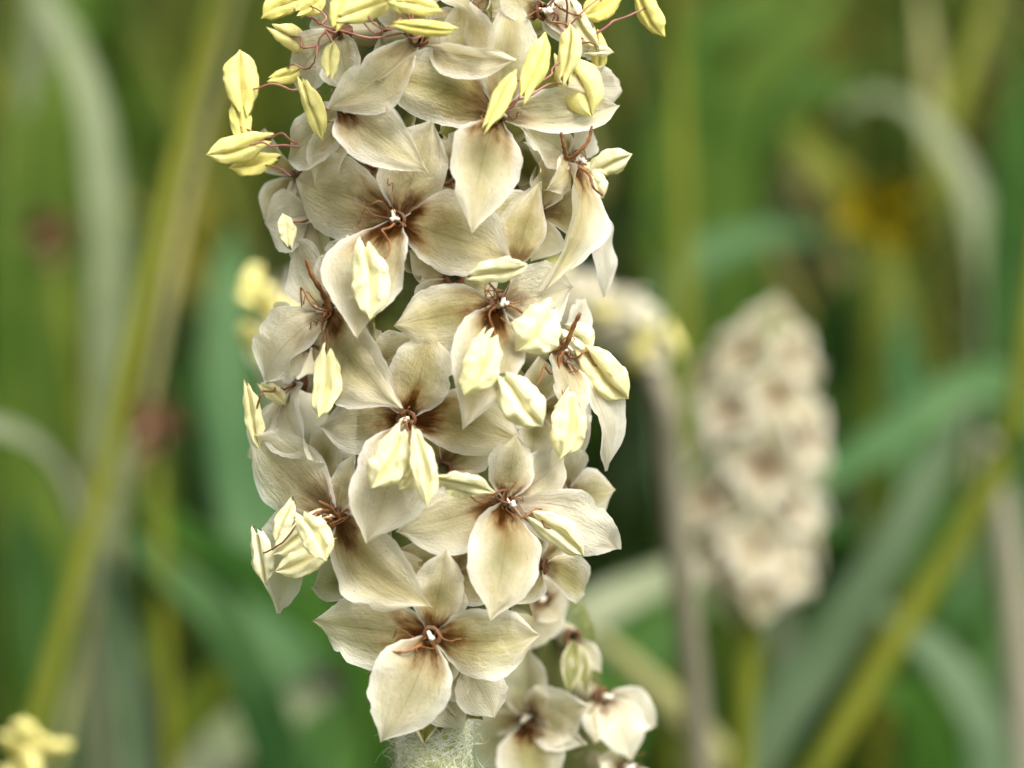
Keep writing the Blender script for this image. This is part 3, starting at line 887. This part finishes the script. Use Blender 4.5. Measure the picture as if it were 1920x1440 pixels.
G[4] = flower(SEC, 1075, 1195, [
    (1064, 1302, 40, dict(bow=.1, dz=.3, prof=PROFILE, mat=M_SEPAL)),
    (1100, 1300, 36, dict(bow=.1, dz=.1, prof=PROFILE, mat=M_SEPAL)),
    (1128, 1262, 40, dict(bow=.1, dz=.1, prof=PROFILE, col=(.5, .2, .6)))], brown=.7, stigma=False, sepals=SEC_SEPALS)
G[5] = flower(SEC, 1165, 1440, [(1230, 1520, 80, dict(dz=.5, col=(.4, 0, .7))), (1130, 1500, 80, dict(dz=.5)), (1120, 1420, 70, dict(dz=.2, col=(.3, .5, .3)))], sepals=SEC_SEPALS)
wool(SEC, None, catmull([PL(1030, 1090, -9.5), PL(1060, 1220, -9.5), PL(1080, 1330, -9.5), PL(1095, 1500, -9.5)], 12), 1.1, 220, 0.4, 1.2, 8, thin=0.000008)

# ------------------------------------------------------------------ blurred spikes further back
def joined_flower(rad, rnd, dry):
    """one small four-petalled flower, petals spread in its own xy plane, z outward (metres)"""
    V, Fc, UV = [], [], []
    for k in range(4):
        q = k * math.pi / 2 + rnd.uniform(-.2, .2)
        a = Vector((math.cos(q), math.sin(q), rnd.uniform(-.1, .35))).normalized()
        n = Vector((0, 0, 1)) - a * a.z
        n.normalize(); sd = n.cross(a)
        b = len(V)
        for i in range(8):
            s = i / 7
            w = rad * 0.42 * lerp_table(PROFILE, s)
            for j in range(5):
                t = j / 2 - 1
                V.append(a * (rad * s) + sd * (w * t) + n * (rad * (.14 * math.sin(math.pi * s) + 0.05 * t * t + .04 * rnd.uniform(-1, 1))))
                UV.append((s * (0.74 if dry > .5 else 1), j / 4))
        Fc += grid_faces(8, 5, b)
    return mesh('flower', V, Fc, UV)

def far_spike(name, label, path, rad, rows, dry, seed, stem_path, stem_mat, anthers=0, yellow=0.8, spots=None, fscale=1.0):
    """path: (px,py) from the bottom of the head to its top at one depth; rad in mm"""
    rnd = random.Random(seed)
    (pts, depth) = path
    P = catmull([PW(x, y, depth) for x, y in pts], rows * 3)
    S = [PW(*p) for p in stem_path]
    foot = Vector((S[-1].x + rnd.uniform(-.01, .01), S[-1].y + 0.01, -0.012))
    root = obj(name, None, loc=foot)
    tag(root, label, 'flower')
    m = len(P)
    v, f = tube([p - foot for p in P], [rad * 0.00055 * (0.35 + 0.65 * math.sin(math.pi * min(1, (i + 2) / (m * 1.05)))) for i in range(m)], 12)
    obj('spike_axis', mesh('spike_axis', v, f), root, (0, 0, 0), M_AXIS)
    sp = catmull([P[0] + (P[1] - P[0]) * 1.5] + S + [foot], 26)
    v, f = tube([p - foot for p in sp], [0.00075 + 0.0000004 * i for i in range(27)], 10)
    obj('stem', mesh('stem', v, f), root, (0, 0, 0), LEAFM[stem_mat])
    protos = [joined_flower(0.0027, rnd, dry) for _ in range(4)]
    for me in protos: me.materials.append(M_PETAL)
    for r in range(rows):
        i = r * 3 + 1
        c = P[i]
        t = (P[min(i + 1, m - 1)] - P[i - 1]).normalized()
        env = lerp_table([(0, .5), (.15, .85), (.45, 1.0), (.7, .92), (.85, .7), (.95, .4), (1, .1)], r / max(1, rows - 1))
        e1 = t.cross(FWD).normalized(); e2 = e1.cross(t)
        for k in range(4):
            q = k * math.pi / 2 + (r % 2) * math.pi / 4 + rnd.uniform(-.2, .2)
            out = e1 * math.cos(q) + e2 * math.sin(q)
            z = (out * 0.85 + t * rnd.uniform(-.1, .45)).normalized()
            x = t.cross(z).normalized(); y = z.cross(x)
            x, y = x * math.cos(.5 * k) + y * math.sin(.5 * k), y * math.cos(.5 * k) - x * math.sin(.5 * k)
            s = rnd.uniform(.85, 1.15) * (0.7 + 0.3 * env) * fscale
            o = obj('flower', rnd.choice(protos), root)
            o.matrix_local = Matrix.Translation(c + out * (rad * 0.001 * env * rnd.uniform(.6, .9)) + t * rnd.uniform(-.0007, .0007) - foot) @ Matrix((x * s, y * s, z * s)).transposed().to_4x4()
            o.color = (dry * rnd.uniform(.6, 1), .5, rnd.uniform(.3, .85) if dry > .5 else rnd.uniform(.6, 1), 1)
    def put(p, ln):
        d = Vector((rnd.uniform(-1, 1), rnd.uniform(-1, 1), rnd.uniform(-1, 1))).normalized()
        x = d.cross(Vector((.3, .5, .8))).normalized(); z = x.cross(d)
        o = obj('anther', rnd.choice(ANTHERS), root)
        o.matrix_local = Matrix.Translation(p - foot) @ Matrix((x * ln * .6, d * ln, z * ln * .45)).transposed().to_4x4()
        o.color = (yellow, 0, 0, 1)
    for k in range(anthers):
        i = rnd.randrange(1, m - 1)
        t = (P[i + 1] - P[i - 1]).normalized()
        q = rnd.uniform(0, 6.28)
        e1 = t.cross(FWD).normalized(); e2 = e1.cross(t)
        put(P[i] + (e1 * math.cos(q) + e2 * math.sin(q)) * (rad * 0.001 * rnd.uniform(1.15, 1.6)), 0.0021)
    for (x, y, n) in spots or ():
        c = PW(x, y, depth - rad * 1.5)
        for k in range(n):
            put(c + Vector((rnd.uniform(-1, 1), rnd.uniform(-1, 1), rnd.uniform(-1, 1))) * 0.0011, 0.0016)
    return root

far_spike('plantain_spike', 'blurred dry beige and brown plantain spike beside the yellowish leaning stalk', (((1408, 1120), (1412, 1020), (1425, 850), (1440, 700), (1452, 590)), 92), 4.2, 9, .95, 11,
          ((1405, 1160, 92), (1397, 1300, 92), (1388, 1460, 93)), 'olive')
far_spike('plantain_spike', 'blurred whitish plantain spike with a yellow anther clump and a greyish stem', (((1222, 660), (1175, 605), (1105, 575), (1025, 555), (960, 545)), 70), 1.35, 6, .05, 12,
          ((1242, 745, 70), (1252, 850, 72), (1278, 1080, 75), (1302, 1300, 78), (1315, 1470, 80)), 'grey', 2, .8, ((1230, 648, 3),), .62)
far_spike('plantain_spike', 'blurred spike mostly hidden by the tall sharp spike, yellow anthers showing past its petals', (((640, 760), (625, 690), (605, 610), (590, 540)), 55), 3.0, 6, .3, 13,
          ((660, 830, 55), (700, 1000, 56), (740, 1250, 58), (770, 1470, 60)), 'grey', 3, .75, ((513, 560, 4), (500, 610, 4), (518, 650, 4), (538, 600, 3)))
far_spike('plantain_spike', 'blurred plantain spike top crowned with yellow anthers by the straight olive stalk', (((20, 1720), (18, 1660), (15, 1600), (15, 1540)), 45), 3.0, 5, .3, 14,
          ((20, 1780, 45), (25, 1900, 45)), 'olive', 3, .8, ((6, 1385, 1), (62, 1385, 2), (36, 1425, 2), (74, 1432, 2), (4, 1440, 2)))

# ------------------------------------------------------------------ stalks and leaves
def blade(pw, widths, ref, fold=0.18, n=34, thick=0.10):
    """curved leaf as a closed thin body: pw world points from base to tip; widths in metres at the same points"""
    P = catmull(pw, n)
    Wd = [x.x for x in catmull([Vector((w, 0, 0)) for w in widths], n)]
    V = []
    m = len(P)
    cs = [(-1, .0), (-.5, -.5), (0, -1), (.5, -.5), (1, .0), (.5, -.5), (0, -1), (-.5, -.5)]
    for i, p in enumerate(P):
        t = (P[min(i + 1, m - 1)] - P[max(i - 1, 0)]).normalized()
        nn = ref - t * ref.dot(t)
        nn.normalize()
        sd = nn.cross(t)
        w = max(0.0001, Wd[i]) * 0.5
        for j, (a, h) in enumerate(cs):
            th = (0 if j <= 4 else -thick * (1 - abs(a)))
            V.append(p + sd * (w * a) + nn * (w * (h * fold * 2 + th) + w * 0.12 * noise.noise(Vector((i * .35, a * 1.3, w * 900)))))
    Fc = grid_faces(m, 8, 0, True)
    Fc.append(tuple(range(8))[::-1]); Fc.append(tuple((m - 1) * 8 + j for j in range(8)))
    return V, Fc

def tuft(label, foot, leaves, group=None):
    root = obj('leaf_tuft', None, loc=foot)
    tag(root, label, 'leaves', group)
    rnd = random.Random(len(label))
    for path, wmm, mat, roll in leaves:
        pts = [PW(*p) for p in path]                       # tip first
        low = pts[-1]
        b = foot + Vector((rnd.uniform(-.012, .012), rnd.uniform(-.012, .012), 0))
        mid = low.lerp(b, .5) + Vector((0, 0, 0.01))
        pw = [b, mid] + pts[::-1]
        k = len(pw)
        wd = [wmm * 0.001 * x for x in [.4, .7] + [1.0 - .35 * abs(q_ / max(1, k - 5) - .35) for q_ in range(k - 4)] + [.55, .03]]
        ref = (BACK * math.cos(R(roll)) + (RIGHT * .6 + UP * .8) * math.sin(R(roll))).normalized()
        v, f = blade([p - foot for p in pw], wd, ref)
        obj('leaf', mesh('leaf', v, f), root, (0, 0, 0), LEAFM[mat])
    return root

def foot_at(px, py, depth):
    p = PW(px, py, depth)
    return Vector((p.x, p.y, -0.012))

tuft('tuft of tall silky grey leaves beside the straight olive stalk', foot_at(120, 1440, 170), [
    (((44, 240, 190), (58, 130, 188), (78, 10, 186), (66, -120, 186), (0, -220, 186), (-120, -200, 186), (-200, 100, 184), (-230, 800, 180)), 4.4, 'silver', 50),
    (((20, -90, 168), (70, -20, 162), (125, 70, 156), (172, 200, 152), (196, 380, 150), (204, 700, 150), (196, 1000, 152), (180, 1400, 154)), 3.8, 'silver', 40),
    (((40, -60, 210), (22, 200, 205), (12, 480, 200), (15, 800, 200), (40, 1300, 200)), 4.5, 'lime', 0),
    (((-120, 850, 120), (-50, 800, 122), (20, 805, 125), (95, 855, 128), (150, 960, 130), (172, 1150, 132), (185, 1400, 135)), 3.6, 'silver', 75),
    (((290, 420, 240), (240, 250, 235), (200, 100, 230), (165, -10, 225), (120, 60, 222), (100, 500, 220), (90, 1300, 215)), 6.5, 'lime', 10),
    (((60, 330, 260), (95, 470, 258), (110, 620, 256), (120, 900, 254), (130, 1400, 250)), 6.0, 'olive', 0),
])
tuft('tuft of broad green leaves arching out from behind the tall sharp spike', foot_at(640, 1600, 150), [
    (((200, 905, 130), (290, 965, 132), (400, 1035, 136), (520, 1110, 140), (640, 1200, 144), (720, 1320, 148), (740, 1480, 150)), 4.6, 'green', 35),
    (((215, 985, 118), (300, 1060, 122), (380, 1130, 126), (450, 1230, 130), (500, 1350, 134), (530, 1480, 138)), 4.4, 'blue', 30),
    (((440, 420, 220), (430, 520, 215), (425, 640, 212), (440, 820, 208), (480, 1000, 204), (540, 1300, 200)), 7.5, 'blue', 20),
    (((350, 660, 260), (390, 760, 255), (470, 900, 250), (560, 1100, 245), (620, 1400, 240)), 8.5, 'green', 20),
])
tuft('low tuft of pale grey-green leaves under the broad green leaves', foot_at(330, 1560, 130), [
    (((195, 1010, 120), (212, 1120, 122), (232, 1230, 124), (255, 1340, 126), (275, 1480, 128)), 4.6, 'mist', 40),
    (((720, 1215, 150), (640, 1262, 147), (540, 1325, 144), (440, 1385, 140), (370, 1470, 136)), 4.6, 'silver', 55),
    (((30, 930, 170), (50, 1040, 168), (80, 1180, 166), (130, 1330, 164), (180, 1480, 160)), 8.0, 'green', 20),
    (((640, 1320, 170), (600, 1350, 168), (560, 1400, 166), (520, 1480, 164)), 6.5, 'green', 30),
])
tuft('tuft with one tall silky leaf arching over beside the yellowish leaning stalk', foot_at(1840, 1560, 170), [
    (((1560, 225, 290), (1615, 182, 289), (1690, 190, 288), (1768, 258, 286), (1828, 375, 284), (1864, 520, 280), (1876, 720, 274), (1866, 950, 266), (1850, 1400, 250)), 7.6, 'silver', 62),
    (((1420, 985, 165), (1520, 915, 168), (1620, 850, 172), (1730, 780, 176), (1850, 715, 180), (1950, 770, 184), (1985, 1000, 186), (1960, 1440, 186)), 4.6, 'blue', 30),
    (((1765, 700, 210), (1758, 830, 208), (1745, 1000, 206), (1730, 1200, 204), (1720, 1440, 202)), 6.0, 'green', 0),
    (((1690, 560, 240), (1700, 700, 238), (1730, 900, 236), (1780, 1200, 232)), 9.0, 'blue', 20),
    (((1920, 80, 250), (1905, 250, 248), (1900, 500, 246), (1905, 900, 240)), 9.0, 'green', 10),
])
tuft('tuft of broad grey-green leaves below the yellowish leaning stalk', foot_at(1640, 1620, 135), [
    (((1830, 730, 135), (1760, 860, 135), (1680, 1010, 135), (1580, 1170, 135), (1470, 1330, 135), (1380, 1480, 135)), 4.4, 'mist', 20),
    (((1610, 1120, 150), (1690, 1170, 150), (1770, 1240, 150), (1840, 1350, 150), (1880, 1490, 150)), 5.0, 'mist', 40),
    (((1620, 1280, 140), (1680, 1300, 140), (1740, 1370, 142), (1780, 1480, 144)), 5.0, 'green', 30),
    (((1850, 1150, 190), (1800, 1210, 190), (1760, 1300, 190), (1740, 1450, 190)), 7.0, 'green', 20),
])
tuft('leaf tuft with one pale leaf bending behind the greyish stem', foot_at(960, 1640, 130), [
    (((1450, 1010, 130), (1370, 1035, 130), (1250, 1082, 128), (1130, 1135, 126), (1010, 1215, 124), (930, 1330, 122), (900, 1480, 120)), 3.8, 'silver', 55),
    (((1330, 1230, 170), (1250, 1190, 168), (1150, 1200, 166), (1060, 1290, 164), (1000, 1480, 160)), 6.0, 'blue', 35),
    (((1620, 1000, 170), (1540, 985, 168), (1420, 1030, 166), (1300, 1110, 164), (1200, 1250, 160), (1120, 1480, 156)), 6.0, 'green', 40),
])
tuft('tuft of yellow-green leaves far behind the dry beige spike', foot_at(1450, 1200, 320), [
    (((1590, -40, 320), (1530, 40, 318), (1455, 110, 316), (1400, 190, 315), (1370, 400, 314), (1380, 800, 312)), 9.0, 'lime', 30),
    (((1540, -40, 380), (1440, 10, 378), (1340, 60, 376), (1290, 200, 374), (1290, 700, 370)), 14.0, 'lime', 45),
    (((1640, 150, 340), (1560, 150, 338), (1480, 180, 336), (1420, 260, 334), (1400, 600, 330)), 10.0, 'lime', 50),
    (((1600, 455, 300), (1500, 435, 298), (1390, 450, 296), (1300, 490, 294), (1260, 640, 292), (1270, 900, 290)), 7.0, 'blue', 50),
    (((1680, 330, 310), (1640, 360, 310), (1630, 440, 310), (1640, 700, 308)), 5.5, 'lime', 20),
    (((1780, 400, 330), (1720, 410, 330), (1690, 470, 330), (1670, 700, 328)), 5.5, 'lime', 40),
    (((1790, 620, 340), (1720, 560, 338), (1620, 560, 336), (1560, 640, 334), (1540, 900, 330)), 10.0, 'green', 30),
])
tuft('tuft of tan dried grass leaves far behind the silky arching leaf', foot_at(1800, 1200, 300), [
    (((1870, -60, 300), (1840, 50, 298), (1800, 160, 296), (1765, 300, 294), (1760, 700, 290)), 3.5, 'olive', 10),
    (((1720, -60, 320), (1740, 80, 318), (1750, 250, 316), (1760, 700, 310)), 4.5, 'straw', 40),
    (((1480, 230, 330), (1500, 260, 330), (1580, 350, 330), (1700, 700, 320)), 7.0, 'olive', 30),
])

def stalk(label, path, rmm, mat, group=None, top=0.45):
    P = [PW(*p) for p in path]
    foot = Vector((P[-1].x + (P[-1].x - P[-2].x) * .6, P[-1].y + .004, -0.012))
    root = None
    pts = catmull(P + [P[-1].lerp(foot, .5), foot], 40)
    v, f = tube([p - foot for p in pts], [rmm * 0.001 * (top + (1 - top) * min(1, i / 14)) for i in range(41)], 12)
    o = obj('flower_stalk', mesh('flower_stalk', v, f), None, foot, LEAFM[mat])
    tag(o, label, 'stem', group)
    return o
stalk('straight smooth olive stalk slanting past the tall silky grey leaves', ((430, -120, 95), (398, 20, 95), (352, 190, 95), (300, 430, 95), (240, 690, 95), (178, 960, 95), (110, 1200, 95), (45, 1440, 95)), 0.62, 'olive')
stalk('pale straw stalk running close along the straight olive stalk', ((470, -120, 125), (425, 60, 125), (385, 220, 125), (330, 470, 125), (290, 690, 125), (232, 960, 125), (165, 1200, 125), (100, 1440, 125)), 0.42, 'straw')
stalk('yellowish leaning stalk with a bend, beyond the dry beige spike', ((1990, 150, 105), (1955, 400, 105), (1925, 640, 105), (1890, 830, 105), (1810, 985, 105), (1705, 1160, 105), (1610, 1315, 105), (1530, 1450, 105)), 0.9, 'olive')
stalk('pinkish grey stalk standing beyond the yellowish leaning stalk', ((1850, 820, 170), (1880, 960, 170), (1905, 1150, 170), (1918, 1300, 170), (1925, 1450, 170)), 1.5, 'grey')
stalk('short beige stalk slanting behind the slightly soft spike', ((1120, 1190, 120), (1190, 1255, 120), (1270, 1335, 120), (1345, 1420, 120), (1400, 1490, 120)), 1.2, 'straw')
stalk('thin faint upright olive stalk far behind the whitish blurred spike', ((1262, -60, 230), (1272, 200, 230), (1278, 450, 230), (1272, 700, 230), (1270, 900, 230)), 1.2, 'olive')

def blossom(name, label, px, py, depth, size, mat, seed, n=22):
    """small far flower head: a dense cluster of short curved florets on a thin stem"""
    rnd = random.Random(seed)
    c = PW(px, py, depth)
    foot = Vector((c.x + rnd.uniform(-.01, .01), c.y + .01, -0.012))
    root = obj(name, None, loc=foot)
    tag(root, label, 'flower')
    V, Fc = [], []
    for k in range(n):
        d = Vector((rnd.gauss(0, 1), rnd.gauss(0, 1), rnd.gauss(.3, 1))).normalized()
        s = d.cross(Vector((.2, .9, .3))).normalized()
        m = d.cross(s)
        ln = size * 0.001 * rnd.uniform(.6, 1.0)
        v, f = blade([c - foot + d * ln * t + m * ln * .25 * t * t for t in (0.0, .35, .7, 1.0)], [ln * w for w in (.2, .45, .4, .04)], m, n=6)
        b = len(V)
        V += v; Fc += [tuple(i + b for i in q) for q in f]
    obj('flower_head', mesh('flower_head', V, Fc), root, (0, 0, 0), LEAFM[mat])
    pts = catmull([c - foot, (c - foot) * .5 + Vector((.004, .003, 0)), Vector((0, 0, 0))], 14)
    v, f = tube(pts, 0.0006, 8)
    obj('stem', mesh('stem', v, f), root, (0, 0, 0), LEAFM['olive'])
blossom('dry_flower', 'small blurred salmon flower head next to the straight olive stalk', 288, 795, 120, 3.2, 'rust', 1)
blossom('dry_flower', 'faint brownish flower head between the silky grey leaves', 92, 440, 210, 3.6, 'rust', 2)
blossom('yellow_flower', 'blurred ochre yellow flower head inside the bend of the silky arching leaf', 1640, 395, 240, 6.0, 'ochre', 3)
blossom('yellow_flower', 'smaller dull yellow flower head beside the stem of the silky arching leaf', 1735, 430, 300, 4.2, 'ochre', 4)
